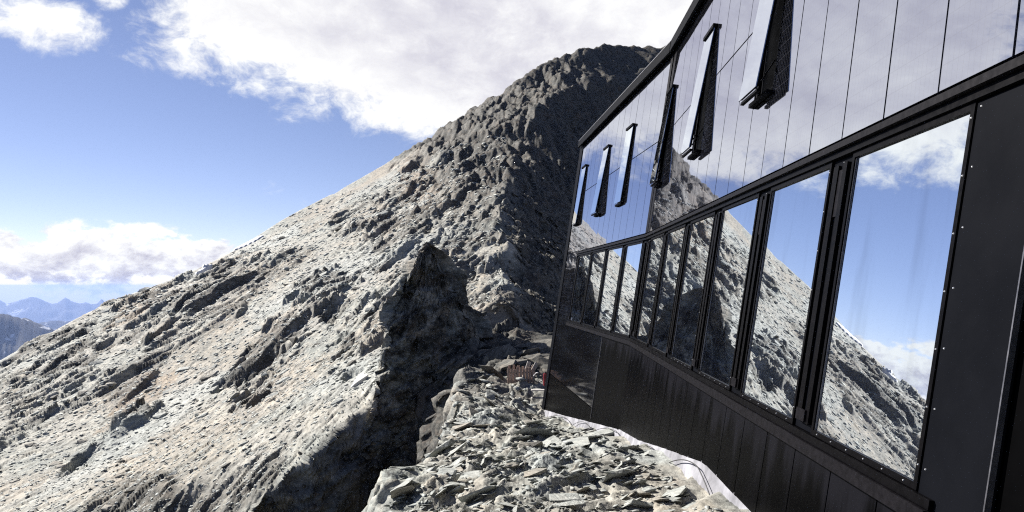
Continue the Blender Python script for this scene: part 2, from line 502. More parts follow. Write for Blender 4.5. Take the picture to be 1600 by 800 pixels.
def terrain(x, y, detail=True, cell=None):
    """height and rock colour masks (dark, warm, pale; dark also holds painted shade) at plan position"""
    px = 800 + F * x / np.maximum(y, 0.5)
    zr = np.interp(px, rp[:, 0], rp[:, 2])
    rock = np.zeros(x.shape)
    if cell is None: cell = np.maximum(0.0026 * np.maximum(y, 3), 0.015)
    m1 = P1(x, y)
    xr = np.interp(y, ribY, ribX) + 1.5 * fbm(y / 14.0, x * 0 + 3.3, 401, 3)
    over = np.maximum(0, x - xr)
    m2 = m1 - 1.05 * over
    xc = np.interp(y, crY, crX) + 1.3 * fbm(y / 7.0, x * 0 + 8.8, 402, 4)
    cut = np.maximum(0, x - xc) * sstep(62, 55, y)
    terrain.shade = (cut > 0.2) | (over > 0.8)
    m3 = m1 - 1.75 * cut
    g = np.minimum(m2, m3)
    g = np.maximum(g, -22 + 0.6 * fbm(x / 5, y / 5, 9, 2))
    back = np.maximum(0, y - zr)
    g = g - 1.1 * back
    # bench the hut stands on
    b = BN(x, y)
    e = np.interp(y, edY, edX) + 0.35 * fbm(y / 2.2, x * 0 + 1.7, 55, 4, .6)
    b = b - (2.6 + 1.4 * sstep(40, 48, y) - 0.8 * sstep(15, 10, y)) * np.maximum(0, e - x) ** 1.1 - np.maximum(0, y - 62) * 1.0
    onb = sstep(-0.8, 0.8, b - g)
    h = np.maximum(b, g)
    terrain.base = h
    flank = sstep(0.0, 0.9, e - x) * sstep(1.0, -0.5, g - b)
    dark = np.zeros(x.shape); warm = np.zeros(x.shape); pale = np.zeros(x.shape)
    if detail:
        py = HY - F * h / np.maximum(y, 0.5)
        # ---- mountain
        ol = fbm(x / 26 + 0.3 * y / 26, y / 60, 300, 4)
        outc = sstep(0.22, 0.45, ol) * 0.9

        bn = 1.1 * fbm(x / 7, y / 11, 321, 5, .65) + 0.55 * vnoise(x / 1.6, y / 2.6, 327)

        def blob(cx, cy, rx, ry, rot, k=1.0):
            c, s = math.cos(math.radians(rot)), math.sin(math.radians(rot))
            dx = px - cx; dy = -(py - cy)
            q = ((dx * c + dy * s) / rx) ** 2 + ((-dx * s + dy * c) / ry) ** 2
            return k * (1 - sstep(0.45, 0.95, q + bn))
        for bl in ((70, 590, 150, 60, 50), (210, 500, 120, 36, 28), (330, 440, 90, 18, 28), (545, 345, 34, 22, 40), (500, 475, 80, 40, 35), (400, 580, 75, 36, 30),
                   (600, 500, 110, 45, 48), (650, 330, 130, 60, 40), (740, 400, 70, 110, 30), (130, 715, 50, 12, 35), (215, 660, 60, 12, 33), (760, 620, 160, 90, 20)):
            outc = np.maximum(outc, blob(*bl))
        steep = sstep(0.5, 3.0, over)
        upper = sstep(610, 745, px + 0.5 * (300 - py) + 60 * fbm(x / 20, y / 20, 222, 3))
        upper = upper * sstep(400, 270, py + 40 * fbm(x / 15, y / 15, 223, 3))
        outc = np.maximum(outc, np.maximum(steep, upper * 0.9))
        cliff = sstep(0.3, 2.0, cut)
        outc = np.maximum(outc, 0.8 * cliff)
        am = 0.25 + 0.75 * outc
        dd = np.zeros(x.shape)
        for i, (sz, a0) in enumerate(((22, .06), (9, .13), (4.0, .24), (1.7, .34), (0.75, .36), (0.34, .36))):
            lod = sstep(0.8, 2.2, sz / cell)
            if sz > 3: k = outc
            elif sz > 1: k = 0.06 + 0.94 * outc
            else: k = 0.48 + 0.52 * outc
            dd = dd + a0 * k * lod * plates_m((lod * k * (1 - onb)) > 0.003, x, y, sz, 500 + 20 * i, A_STRIKE + 0.25 * (i % 3 - 1), 2.6 if sz > 1 else 2.6, dip=-0.5, jit=0.9, soft=0.12 if sz > 3 else 0.09)
        dd = dd + 0.6 * outc * fbm(x / 7, y / 14, 350, 4)
        # ---- bench slabs
        bb = np.zeros(x.shape)
        ang = math.radians(50)
        for i, (sz, a0) in enumerate(((2.6, .16), (1.1, .26), (0.45, .32), (0.19, .34), (0.085, .32), (0.04, .28))):
            lod = sstep(0.8, 2.2, sz / cell)
            bb = bb + a0 * lod * plates_m((lod * onb) > 0.003, x, y, sz, 800 + 20 * i, ang + 0.3 * (i % 3 - 1), 2.4 if sz > .3 else 1.7, dip=0.55, jit=0.8)
        rear = sstep(22, 34, y)
        for i, (sz, a0) in enumerate(((5.0, .16), (2.2, .30), (1.0, .36), (0.5, .36))):
            bb = bb + rear * a0 * plates_m((rear * onb) > 0.003, x, y, sz, 870 + 20 * i, math.radians(20), 2.0, dip=0.2, jit=1.1, soft=.06)
        nearwall = sstep(2.2, 0.5, x)          # quieter right at the wall
        bb = bb * (0.35 + 0.65 * nearwall)
        keep = sstep(0, 12, zr - y) * 0.5 + 0.5
        crag = upper * (1.5 - 4.6 * np.abs(fbm(x / 15 + y / 40, y / 30, 377, 5, .58)))
        dd = dd + crag
        h = h + onb * bb + (1 - onb) * dd * keep
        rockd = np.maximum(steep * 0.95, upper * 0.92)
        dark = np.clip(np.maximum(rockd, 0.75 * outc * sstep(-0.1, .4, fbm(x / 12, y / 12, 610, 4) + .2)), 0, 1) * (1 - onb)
        dark = np.maximum(dark, 0.66 * cliff * (1 - onb))  # gully wall: its shade is put into the rock colour
        dark = np.maximum(dark, onb * 0.95 * sstep(24, 33, y + 5 * fbm(x / 4, y / 4, 611, 3)))  # rear bench: dark rock, plus the pinnacle's shadow painted into the colour
        dark = np.maximum(dark, flank * onb * sstep(9, 15, y))  # bench flank darkened, shade painted into the rock tone
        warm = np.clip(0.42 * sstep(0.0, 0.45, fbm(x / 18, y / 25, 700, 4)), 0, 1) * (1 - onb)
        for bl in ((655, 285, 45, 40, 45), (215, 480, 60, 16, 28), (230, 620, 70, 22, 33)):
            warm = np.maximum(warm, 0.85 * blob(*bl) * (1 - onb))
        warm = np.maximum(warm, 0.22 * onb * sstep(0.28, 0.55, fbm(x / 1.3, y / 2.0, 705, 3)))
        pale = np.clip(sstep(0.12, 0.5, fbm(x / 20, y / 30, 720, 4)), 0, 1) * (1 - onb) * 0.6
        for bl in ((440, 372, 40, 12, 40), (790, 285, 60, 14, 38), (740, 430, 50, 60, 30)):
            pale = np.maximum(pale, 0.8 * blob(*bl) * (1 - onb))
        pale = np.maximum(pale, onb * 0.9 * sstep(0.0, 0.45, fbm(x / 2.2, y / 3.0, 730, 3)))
    return h, np.stack([dark, warm, pale], -1), onb


# columns by azimuth, rows by distance: an even grain everywhere it is seen from the hut
tcol = np.concatenate([np.linspace(-4200, -300, 40)[:-1], np.linspace(-300, -12, 50)[:-1], np.arange(-12, 915, 1.45),
                       np.linspace(915, 1120, 50), np.linspace(1130, 5000, 30)])
zr_rows = np.concatenate([4.6 * np.exp(np.linspace(0, 1, 400)[:-1] * math.log(38 / 4.6)), 38.0 * np.exp(np.linspace(0, 1, 640) * math.log(430 / 38.0))])
k_split = 399


def grid_mesh(name, rows, cols, mat):
    X = (cols[None] - 800) / F * rows[:, None]; Y = np.broadcast_to(rows[:, None], X.shape)
    jx = 0.25 * (h01(np.arange(X.size).reshape(X.shape), np.zeros(X.shape, dtype=np.int64), 5) - .5)
    H, C, _ = terrain(X.ravel(), Y.ravel().copy())
    # steep rock is broken outwards, not just up and down
    B = terrain.base.reshape(X.shape)
    gx = np.gradient(B, axis=1) / np.gradient(X, axis=1)
    gy = np.gradient(B, axis=0) / np.gradient(np.broadcast_to(rows[:, None], X.shape), axis=0) - gx * (cols[None] - 800) / F
    gm = np.hypot(gx, gy) + 1e-6
    st = (sstep(0.75, 1.7, gm) * sstep(0, 6, np.interp(cols, rp[:, 0], rp[:, 2])[None] - Y)).ravel()
    mk = st > 0.02
    arc = (X * 0.6 + Y * 0.8).ravel(); HH = B.ravel()
    dn = np.zeros(arc.shape); cell = 0.0026 * Y.ravel()
    for i, (sz, a0) in enumerate(((4.5, .30), (2.0, .36), (0.9, .38), (0.42, .36), (0.2, .30))):
        dn = dn + a0 * sstep(0.8, 2.0, sz / cell) * plates_m(mk, arc, HH * 1.25, sz, 1400 + 20 * i, math.radians(25), 1.6, dip=0.35, jit=1.1)
    dn = dn * st * np.interp(Y.ravel(), [6, 14, 28, 34], [0.35, 0.4, 0.5, 1.2])
    nxh = (-gx / gm).ravel(); nyh = (-gy / gm).ravel()
    V = np.stack([X.ravel() + nxh * dn, Y.ravel() + nyh * dn, H], -1)
    nr, nc = X.shape
    idx = np.arange(nr * nc).reshape(nr, nc)
    Q = np.stack([idx[:-1, :-1], idx[:-1, 1:], idx[1:, 1:], idx[1:, :-1]], -1).reshape(-1, 4)
    return V, Q, C


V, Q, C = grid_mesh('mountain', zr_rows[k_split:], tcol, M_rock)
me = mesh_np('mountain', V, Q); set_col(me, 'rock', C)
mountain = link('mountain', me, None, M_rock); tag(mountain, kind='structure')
V, Q, C = grid_mesh('rocky_ground', zr_rows[:k_split + 1], tcol, M_ground)
# the strip under and behind the viewer
ax, ay = np.meshgrid(np.linspace(-8, 9, 200), np.concatenate([np.linspace(-9, 4.2, 130), [4.6]]))
H2, C2, _ = terrain(ax.ravel(), ay.ravel(), True, np.full(ax.size, 0.08))
idx = np.arange(ax.size).reshape(ax.shape) + len(V)
Q2 = np.stack([idx[:-1, :-1], idx[:-1, 1:], idx[1:, 1:], idx[1:, :-1]], -1).reshape(-1, 4)
H2 = H2 - 0.03 * (ay.ravel() > 4.3)
V = np.concatenate([V, np.stack([ax.ravel(), ay.ravel(), H2], -1)]); Q = np.concatenate([Q, Q2]); C = np.concatenate([C, C2])
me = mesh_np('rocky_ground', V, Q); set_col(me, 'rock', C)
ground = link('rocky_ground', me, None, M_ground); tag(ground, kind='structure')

# ------------------------------------------------------------------ rock pinnacle
def pinnacle():
    nt, nh = 560, 330
    zc = 49.0
    hy = np.array([735, 690, 640, 590, 540, 500, 460, 430, 410, 396, 386, 380])
    lx = np.array([545, 566, 586, 597, 602, 612, 628, 637, 645, 650, 656, 661])
    rx = np.array([850, 830, 804, 782, 758, 737, 717, 702, 690, 679, 671, 664])
    hh = (HY - hy) / F * zc; L = (lx - 800) / F * zc; R = (rx - 800) / F * zc
    tt = np.linspace(0, 1, nh); Hc = hh[0] + (hh[-1] - hh[0]) * tt
    l = np.interp(Hc, hh, L); r_ = np.interp(Hc, hh, R); wd = r_ - l
    # plan outline at each height: arete A, right end B, back corners
    ys = np.minimum(1, wd / 6.0)
    A = np.stack([l, zc - 2.4 * ys], -1); A2 = np.stack([l + wd * .45, zc - 1.6 * ys], -1)
    B = np.stack([r_, zc + 1.6 * ys], -1); Cc = np.stack([r_ - .1 * wd, zc + 6.5 * ys], -1); D = np.stack([l + .25 * wd, zc + 6.5 * ys], -1)
    poly = np.stack([A, A2, B, Cc, D, A], 1)                      # nh, 6, 2
    brk = np.array([0, .26, .56, .68, .80, 1.0]); u = np.linspace(0, 1, nt + 1)[:-1]
    seg = np.clip(np.searchsorted(brk, u, side='right') - 1, 0, 4); f = (u - brk[seg]) / (brk[seg + 1] - brk[seg])
    P = poly[:, seg] * (1 - f)[None, :, None] + poly[:, seg + 1] * f[None, :, None]
    ed = poly[:, seg + 1] - poly[:, seg]; ed /= np.linalg.norm(ed, axis=-1, keepdims=True) + 1e-9
    N = np.stack([ed[..., 1], -ed[..., 0]], -1)
    per = np.array([0, 4.2, 9.0, 13.5, 18, 23.])
    arc = np.broadcast_to((per[seg] + (per[seg + 1] - per[seg]) * f)[None], (nh, nt)); Hg = np.broadcast_to(Hc[:, None], (nh, nt))
    disp = np.zeros((nh, nt)); small = np.minimum(1, wd / 2.5)[:, None]
    fa = arc.ravel().copy(); fh = Hg.ravel().copy()
    for i, (sz, a0) in enumerate(((3.0, .40), (1.4, .46), (0.65, .44), (0.30, .42), (0.15, .36))):
        disp = disp + (a0 * plates(fa + .35 * fh, fh * 1.2, sz, 930 + 20 * i, math.radians(38), 1.8, dip=0.35, jit=1.1, soft=0.05)).reshape(nh, nt)
    disp = disp * (0.3 + 0.7 * small)
    X = P[..., 0] + N[..., 0] * disp; Y = P[..., 1] + N[..., 1] * disp + (Hg - hh[0]) * 0.10
    Z = Hg + 0.35 * plates(fa, fh * 1.5, 0.7, 990, 0.5, 1.5, jit=1.2, soft=.06).reshape(nh, nt) * (0.3 + .7 * small)
    V = np.stack([X.ravel(), Y.ravel(), Z.ravel()], -1)
    top = np.array([[X[-1].mean(), Y[-1].mean(), Z[-1].max() + 0.15]])
    idx = np.arange(nt * nh).reshape(nh, nt); nx_ = np.roll(idx, -1, 1)
    Qd = np.stack([idx[:-1], nx_[:-1], nx_[1:], idx[1:]], -1).reshape(-1, 4)
    V = np.concatenate([V, top]); ti = len(V) - 1
    base = np.array([(l[0] + r_[0]) / 2, zc + 2, hh[0]])
    me = bpy.data.meshes.new('rock_pinnacle')
    me.from_pydata((V - base).tolist(), [], Qd.tolist() + [[int(p), int(q), ti] for p, q in zip(idx[-1], nx_[-1])]); me.update()
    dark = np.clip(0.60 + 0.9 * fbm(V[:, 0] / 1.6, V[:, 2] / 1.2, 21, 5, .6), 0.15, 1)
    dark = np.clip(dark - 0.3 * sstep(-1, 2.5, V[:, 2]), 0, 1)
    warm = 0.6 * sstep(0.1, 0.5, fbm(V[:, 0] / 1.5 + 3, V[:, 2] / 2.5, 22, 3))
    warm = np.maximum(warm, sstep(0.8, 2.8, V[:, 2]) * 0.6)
    sunlit_flank = np.concatenate([np.broadcast_to(((u > .80) | (u < .02))[None], (nh, nt)).ravel(), [False]])
    dark = np.where(sunlit_flank, 0.15, dark)                          # left flank paler, its sunlight put into the colour
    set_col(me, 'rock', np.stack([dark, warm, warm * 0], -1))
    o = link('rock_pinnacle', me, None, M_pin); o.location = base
    tag(o, "tall dark craggy rock pinnacle rising from the ridge beyond the hut", "rock")


pinnacle()

# ------------------------------------------------------------------ the hut facade: two leaning planes that meet in a fold
TB = 0.151                                    # lean per metre of height
A1 = math.atan((837 - 800) / F); A2 = math.atan((695 - 800) / F)
UF = 14.9                                     # the fold, metres along the near wall
cosB = 1 / math.sqrt(1 + TB * TB); sinB = TB * cosB


class Sec:
    def __init__(self, origin, a):
        self.o = Vector(origin); self.u = Vector((math.sin(a), math.cos(a), 0)); self.n = Vector((math.cos(a), -math.sin(a), 0))
        self.out = -self.n * cosB + Vector((0, 0, sinB))

    def p(self, u, h, o=0.0):
        return self.o + self.u * u + self.n * (TB * h) + Vector((0, 0, h)) + self.out * o


NEAR = Sec((2.3, 0, 0), A1)
FAR = Sec(NEAR.p(UF, 0), A2)
DEL = TB * math.tan((A1 - A2) / 2)           # the fold line drifts along u with height
HUT = empty('mountain_hut', (2.3, 8, -2.6))
tag(HUT, "dark modern mountain hut clad in mirror-like solar modules with a ribbon of windows", "building")
HUTI = Matrix.Translation(-HUT.location)


def hexa(corners, name, mat, parent=HUT, uv=None):
    me = mesh_py(name, [c - HUT.location for c in corners], HEXF)
    me.materials.append(mat)
    if uv is not None:
        ul = me.uv_layers.new(name='UVMap')
        for lp in me.loops: ul.data[lp.index].uv = uv[lp.vertex_index]
    o = bpy.data.objects.new(name, me); COL.objects.link(o)
    o.parent = parent
    if parent is not HUT: o.matrix_parent_inverse = Matrix.Identity(4)
    return o


JR = random.Random(77)


def fbox(sec, name, mat, u0, u1, h0, h1, o0, o1, skew=0.0, hb1=None, parent=HUT, bevel=0.0):
    """box lying in a facade plane; hb1 = bottom height at u1 when the bottom edge slopes"""
    hb1 = h0 if hb1 is None else hb1
    href = 1.17
    def P(u, h, o): return sec.p(u + skew * (h - href), h, o)
    jt = [0, 0, 0, 0]
    if mat is M_glass or mat is M_pv: jq = .002 if mat is M_glass else .0011; jt = [JR.uniform(-jq, jq) for _ in range(3)]; jt.append(jt[1] + jt[2] - jt[0])
    c = [P(u0, h0, o0), P(u1, hb1, o0), P(u1, hb1, o1 + jt[1]), P(u0, h0, o1 + jt[0]), P(u0, h1, o0), P(u1, h1, o0), P(u1, h1, o1 + jt[3]), P(u0, h1, o1 + jt[2])]
    uv = [(0, h0 - h0), (u1 - u0, hb1 - h0), (u1 - u0, hb1 - h0), (0, 0), (0, h1 - h0), (u1 - u0, h1 - h0), (u1 - u0, h1 - h0), (0, h1 - h0)]
    return hexa(c, name, mat, parent, uv)


MOD = 0.655
SK = 0.065
H_SILL, H_BELT, H_MID, H_TOP = -1.09, 1.17, 3.22, 5.18
END = 10.3                                   # length of the far wall
U_START = -7.0


# core of the building (closed body behind the cladding)
def core():
    prof = []
    hb = -7.0
    ring = lambda h, o: [NEAR.p(U_START, h, o), NEAR.p(UF + DEL * h, h, o), FAR.p(END, h, o), FAR.p(END, h, o) + Vector((9.5, 1.2, 0)), NEAR.p(U_START, h, o) + Vector((9.5, 0, 0))]
    a = ring(hb, -0.06); b = ring(H_TOP + 0.02, -0.06)
    # keep the back walls plumb
    vs = [v - HUT.location for v in a + b]
    fs = [(0, 1, 6, 5), (1, 2, 7, 6), (2, 3, 8, 7), (3, 4, 9, 8), (4, 0, 5, 9), (9, 5, 6, 7, 8), (4, 3, 2, 1, 0)]
    fs = [tuple(reversed(f)) for f in fs]
    me = mesh_py('wall', vs, fs); me.materials.append(M_black)
    o = bpy.data.objects.new('wall', me); COL.objects.link(o); o.parent = HUT
    # roof sheet and edge
    ra = ring(H_TOP + 0.03, 0.10); rb = ring(H_TOP + 0.13, 0.10)
    vs = [v - HUT.location for v in ra + rb]
    me = mesh_py('roof', vs, fs); me.materials.append(M_trim)
    r = bpy.data.objects.new('roof', me); COL.objects.link(r); r.parent = HUT
    fbox(NEAR, 'roof_edge', M_black, U_START, UF + DEL * H_TOP, H_TOP - 0.07, H_TOP + 0.16, 0.105, 0.15, parent=r)
    fbox(FAR, 'roof_edge', M_black, 0.0, END, H_TOP - 0.07, H_TOP + 0.16, 0.105, 0.15, parent=r)
    fbox(NEAR, 'drip_edge', M_grey, U_START, UF + DEL * H_TOP, H_TOP + 0.165, H_TOP + 0.185, 0.02, 0.155, parent=r)
    fbox(FAR, 'drip_edge', M_grey, 0.0, END, H_TOP + 0.165, H_TOP + 0.185, 0.02, 0.155, parent=r)


core()
GAP = 0.009


def flap(sec, u0, u1, open_m):
    """top-hung window pushed open at its foot"""
    hb, ht = 2.17, 4.13
    sk = lambda h: SK * (h - 1.17)
    fbox(sec, 'window_reveal', M_black, u0 + .01, u1 - .01, hb, ht, -0.05, -0.03, SK)
    win = fbox(sec, 'inner_glazing', M_black, u0 + .05, u1 - .05, hb + .05, ht - .05, -0.028, -0.015, SK)
    for (a, b, c, d) in ((u0, u0 + .05, hb, ht), (u1 - .05, u1, hb, ht), (u0 + .05, u1 - .05, hb, hb + .05), (u0 + .05, u1 - .05, ht - .05, ht)):
        fbox(sec, 'window_frame', M_frame, a, b, c, d, -0.03, 0.018, SK)
    # the leaf
    def P(u, h, o):
        k = (ht - h) / (ht - hb)
        return sec.p(u + sk(h), h, 0.020 + open_m * k + o)
    def leaf(name, mat, ua, ub, ha, hb_, oa, ob, parent=HUT):
        c = [P(ua, ha, oa), P(ub, ha, oa), P(ub, ha, ob), P(ua, ha, ob), P(ua, hb_, oa), P(ub, hb_, oa), P(ub, hb_, ob), P(ua, hb_, ob)]
        uv = [(0, 0), (ub - ua, 0), (ub - ua, 0), (0, 0), (0, hb_ - ha), (ub - ua, hb_ - ha), (ub - ua, hb_ - ha), (0, hb_ - ha)]
        return hexa(c, name, mat, parent, uv)
    f = leaf('window_sash', M_frame, u0 + .004, u1 - .004, hb + .02, ht - .02, 0.015, 0.044)
    leaf('sash_pane', M_glass, u0, u1, hb, ht - .01, 0.046, 0.056, f)
    leaf('bottom_rail', M_black, u0 + .02, u1 - .02, hb - .045, hb - .012, -0.01, 0.03, f)
    fbox(sec, 'hinge_bar', M_black, u0 - .01, u1 + .01, ht + .0, ht + .06, 0.035, 0.10, SK, parent=f)
    fbox(sec, 'sill_bar', M_black, u0, u1, hb - .06, hb - .012, 0.03, 0.09, SK)
    # stay arms either side
    for uu in (u0 + .06, u1 - .08):
        c0 = sec.p(uu + sk(hb + .35), hb + .35, 0.02); c1 = P(uu, hb + .06, 0.0)
        d = Vector((0, 0, .012)); e = sec.u * .02
        hexa([c0 - d, c0 - d + e, c1 - d + e, c1 - d, c0 + d, c0 + d + e, c1 + d + e, c1 + d], 'stay_arm', M_frame, f)


def upper_columns(sec, ticks, flaps, u_lo=None, u_hi=None, opens=None):
    for k, u0 in enumerate(ticks):
        a, b = u0 + GAP, u0 + MOD - GAP
        if k in flaps:
            fbox(sec, 'solar_panel', M_pv, a, b, H_BELT + .01, 2.17 - .07, 0.0, 0.03, SK)
            fbox(sec, 'solar_panel', M_pv, a, b, 4.20, H_TOP - .02, 0.0, 0.03, SK)
            flap(sec, u0 + GAP, u0 + MOD - GAP, opens[k])
        else:
            fbox(sec, 'solar_panel', M_pv, a, b, H_BELT + .01, H_MID - .012, 0.0, 0.03, SK)
            fbox(sec, 'solar_panel', M_pv, a, b, H_MID + .012, H_TOP - .02, 0.0, 0.03, SK)


tick_near = [4.16 + MOD * k for k in range(-12, 15)]            # k = 5, 10 are the open windows
upper_columns(NEAR, tick_near, {17: 1, 22: 1}, opens={17: 0.14, 22: 0.14})
# the black strip at the fold carries the third open window just before it
U_ST = 4.16 + MOD * 15
upper_columns(NEAR, [U_ST - 0.0], {0: 1}, opens={0: 0.11})
fbox(NEAR, 'fold_strip', M_trim, U_ST + MOD + .01, UF - 0.005, H_BELT + .01, H_TOP - .02, 0.0, 0.036, 0.0)
tick_far = [0.62 + MOD * k for k in range(0, 15)]
tick_far = [u for u in tick_far if u + MOD <= END + .02]
fbox(FAR, 'fold_strip', M_trim, 0.01, 0.16, H_BELT + .01, H_TOP - .02, 0.0, 0.036, 0.0)
fbox(FAR, 'solar_panel', M_pv, 0.18, 0.62 - GAP, H_BELT + .01, H_MID - .012, 0.0, 0.03, 0)
fbox(FAR, 'solar_panel', M_pv, 0.18, 0.62 - GAP, H_MID + .012, H_TOP - .02, 0.0, 0.03, 0)
SK_keep = SK; SK = 0.0
upper_columns(FAR, tick_far, {3: 1, 7: 1, 12: 1}, opens={3: 0.05, 7: 0.12, 12: 0.07})
SK = SK_keep
fbox(FAR, 'corner_post', M_black, tick_far[-1] + MOD + .01, END + .03, -4.6, H_TOP, -0.02, 0.05)

# belt between the storeys
for sec, a, b in ((NEAR, U_START, UF - .004), (FAR, 0.004, 7.9)):
    fbox(sec, 'belt_board', M_black, a, b, 1.09, 1.165, -0.02, 0.012)
    fbox(sec, 'belt_ledge', M_trim, a, b, 1.075, 1.125, 0.014, 0.085)
    fbox(sec, 'belt_rail', M_frame, a, b, 1.02, 1.07, -0.02, 0.05)

# window ribbon
def screws(sec, pts):
    for (u, h, o) in pts:
        s = link('screw', SCREW, HUT, M_screw)
        s.location = sec.p(u, h, o) - HUT.location
        s.rotation_euler = sec.out.to_track_quat('Z', 'Y').to_euler()


bm = bmesh.new(); bmesh.ops.create_cone(bm, cap_ends=True, segments=8, radius1=0.006, radius2=0.004, depth=0.005)
SCREW = bpy.data.meshes.new('screw'); bm.to_mesh(SCREW); bm.free()


def window(sec, u0, u1, detail=True):
    fr = fbox(sec, 'window_frame', M_frame, u0 - .035, u0, H_SILL - .04, 1.015, -0.02, 0.03)
    fbox(sec, 'frame_side', M_frame, u1, u1 + .035, H_SILL - .04, 1.015, -0.02, 0.03, parent=fr)
    fbox(sec, 'frame_bottom', M_frame, u0, u1, H_SILL - .04, H_SILL, -0.02, 0.03, parent=fr)
    fbox(sec, 'frame_top', M_frame, u0, u1, 0.975, 1.015, -0.02, 0.03, parent=fr)
    fbox(sec, 'window_pane', M_glass, u0 + .001, u1 - .001, H_SILL + .001, 0.974, -0.015, 0.012, parent=fr)
    for q in ((u0, u0 + .008, H_SILL, .975), (u1 - .008, u1, H_SILL, .975)):
        fbox(sec, 'glazing_seal', M_grey, *q, 0.013, 0.02, parent=fr)
    if detail:
        screws(sec, [(u0 - .018, H_SILL + .1 + k * .32, .032) for k in range(7)] + [(u0 + .1 + k * .24, H_SILL - .02, .032) for k in range(6)])


def post(sec, u0, u1):
    p = fbox(sec, 'window_post', M_black, u0, u1, H_SILL - .04, 1.015, -0.02, 0.008)
    wd = (u1 - u0)
    fbox(sec, 'post_rib', M_frame, u0 + wd * .12, u0 + wd * .3, H_SILL + .02, 0.96, 0.010, 0.045, parent=p)
    fbox(sec, 'post_rib', M_frame, u0 + wd * .62, u0 + wd * .85, H_SILL + .02, 0.96, 0.010, 0.03, parent=p)
    fbox(sec, 'post_cap', M_trim, u0 + wd * .32, u0 + wd * .60, 0.55, 0.92, 0.010, 0.022, parent=p)
    fbox(sec, 'post_foot', M_trim, u0 + wd * .25, u0 + wd * .7, H_SILL + .03, H_SILL + .12, 0.046, 0.06, parent=p)
    screws(sec, [(u0 + wd * .5, .98, .011)])


wn = [3.80 + 1.82 * k for k in range(7)]
for k in range(6):
    window(NEAR, wn[k], wn[k] + 1.38, k < 4)
    a = wn[k] + 1.38 + .036
    b = wn[k + 1] - .036 if k < 5 else UF - .01
    post(NEAR, a, b)
ft = [0.32, 2.02, 3.86, 5.78]
for k, u in enumerate(ft):
    u1 = [1.66, 3.50, 5.42, 7.42][k]
    window(FAR, u, u1, False)
    a = u1 + .036; b = (ft[k + 1] - .036) if k < 3 else 7.75
    post(FAR, a, b)
post(FAR, 0.01, 0.284)

# sills
def sill(sec, a, b):
    s = fbox(sec, 'window_sill', M_frame, a, b, H_SILL - .10, H_SILL - .045, -0.02, 0.05)
    fbox(sec, 'sill_flashing', M_trim, a, b, H_SILL - .19, H_SILL - .105, -0.01, 0.075, parent=s)


sill(NEAR, 3.60, UF - .004); sill(FAR, 0.004, 7.85)

# black end bay beside the viewer
H_LOW = H_SILL - .20
wall_y = [(0, -2.06), (8.0, -2.08), (10, -2.40), (12.4, -2.80), (14.9, -3.12)]
def hwb(u): return float(np.interp(u, [p[0] for p in wall_y], [p[1] for p in wall_y]))
def hwbf(t): return float(np.interp(t, [0, 2.2, 6, 10.4], [-3.12, -3.42, -3.95, -4.52]))


fbox(NEAR, 'end_panel', M_black, 3.19, 3.755, -2.06, 1.01, 0.0, 0.022)
screws(NEAR, [(3.72, -1.0 + k * .33, .024) for k in range(7)])
fbox(NEAR, 'corner_angle', M_grey, 3.178, 3.187, -2.06, 0.82, 0.02, 0.05)
fbox(NEAR, 'end_panel', M_pitch, 1.0, 3.17, -2.06, 0.80, -0.05, 0.0)
fbox(NEAR, 'end_panel', M_black, 1.0, 3.17, 0.83, 1.01, 0.0, 0.022)
fbox(NEAR, 'end_panel', M_pitch, U_START, 0.98, -2.06, 1.01, 0.0, 0.022)
# lower cladding sheets
k = 0
u = 3.60
edges = [3.195] + [4.16 + MOD * j for j in range(0, 17) if 4.16 + MOD * j < UF - .2] + [UF + .0]
for a, b in zip(edges[:-1], edges[1:]):
    if b <= 3.6: continue
    a2 = max(a, 3.60)
    h0 = hwb(a2); h1 = hwb(b - GAP)
    fbox(NEAR, 'wall_sheet', M_clad, a2 + .008, b - .008, h0, H_LOW, 0.0, 0.02, 0.0, hb1=h1)
fbox(NEAR, 'end_panel', M_black, 3.19, 3.598, -2.06, H_LOW, 0.024, 0.034)
te = [0.006] + [0.62 + MOD * j for j in range(0, 4)] + [2.72]
te = sorted(set([round(x, 3) for x in te if x <= 2.72]))
for a, b in zip(te[:-1], te[1:]):
    fbox(FAR, 'wall_sheet', M_clad, a + .003, b - .003, hwbf(a), H_LOW, 0.0, 0.02, hb1=hwbf(b))
tl = [2.72 + MOD * j for j in range(0, 12)]
tl = [x for x in tl if x < END - .2] + [END - .02]
for a, b in zip(tl[:-1], tl[1:]):
    fbox(FAR, 'wall_sheet', M_clad, a + .003, b - .003, hwbf(a), -3.14, 0.0, 0.02, hb1=hwbf(b))
    fbox(FAR, 'solar_panel', M_pvdark, a + .006, b - .006, -3.11, (H_LOW if b < 7.9 else -1.0), 0.0, 0.03)
    if b > 7.9:
        fbox(FAR, 'solar_panel', M_pv, max(a, 7.86) + .006, b - .006, -0.98, H_BELT - .01, 0.0, 0.03)
fbox(FAR, 'edge_strip', M_grey, 2.700, 2.716, -3.4, H_LOW, 0.02, 0.036)

# white plinth below the sheets
def strip(name, pts_top, pts_bot, mat, parent, thick):
    vs = []; fs = []
    for (a, b, o) in zip(pts_top, pts_bot, thick):
        vs += [a - HUT.location, b - HUT.location, a + o - HUT.location, b + o - HUT.location]
    for i in range(len(pts_top) - 1):
        p = i * 4; q = p + 4
        fs += [(p + 2, p + 3, q + 3, q + 2), (p, q, q + 1, p + 1), (p, p + 2, q + 2, q), (p + 1, q + 1, q + 3, p + 3)]
    fs += [(0, 1, 3, 2), (4 * len(pts_top) - 4, 4 * len(pts_top) - 2, 4 * len(pts_top) - 1, 4 * len(pts_top) - 3)]
    me = mesh_py(name, vs, fs); me.materials.append(mat)
    o = bpy.data.objects.new(name, me); COL.objects.link(o); o.parent = parent
    return o


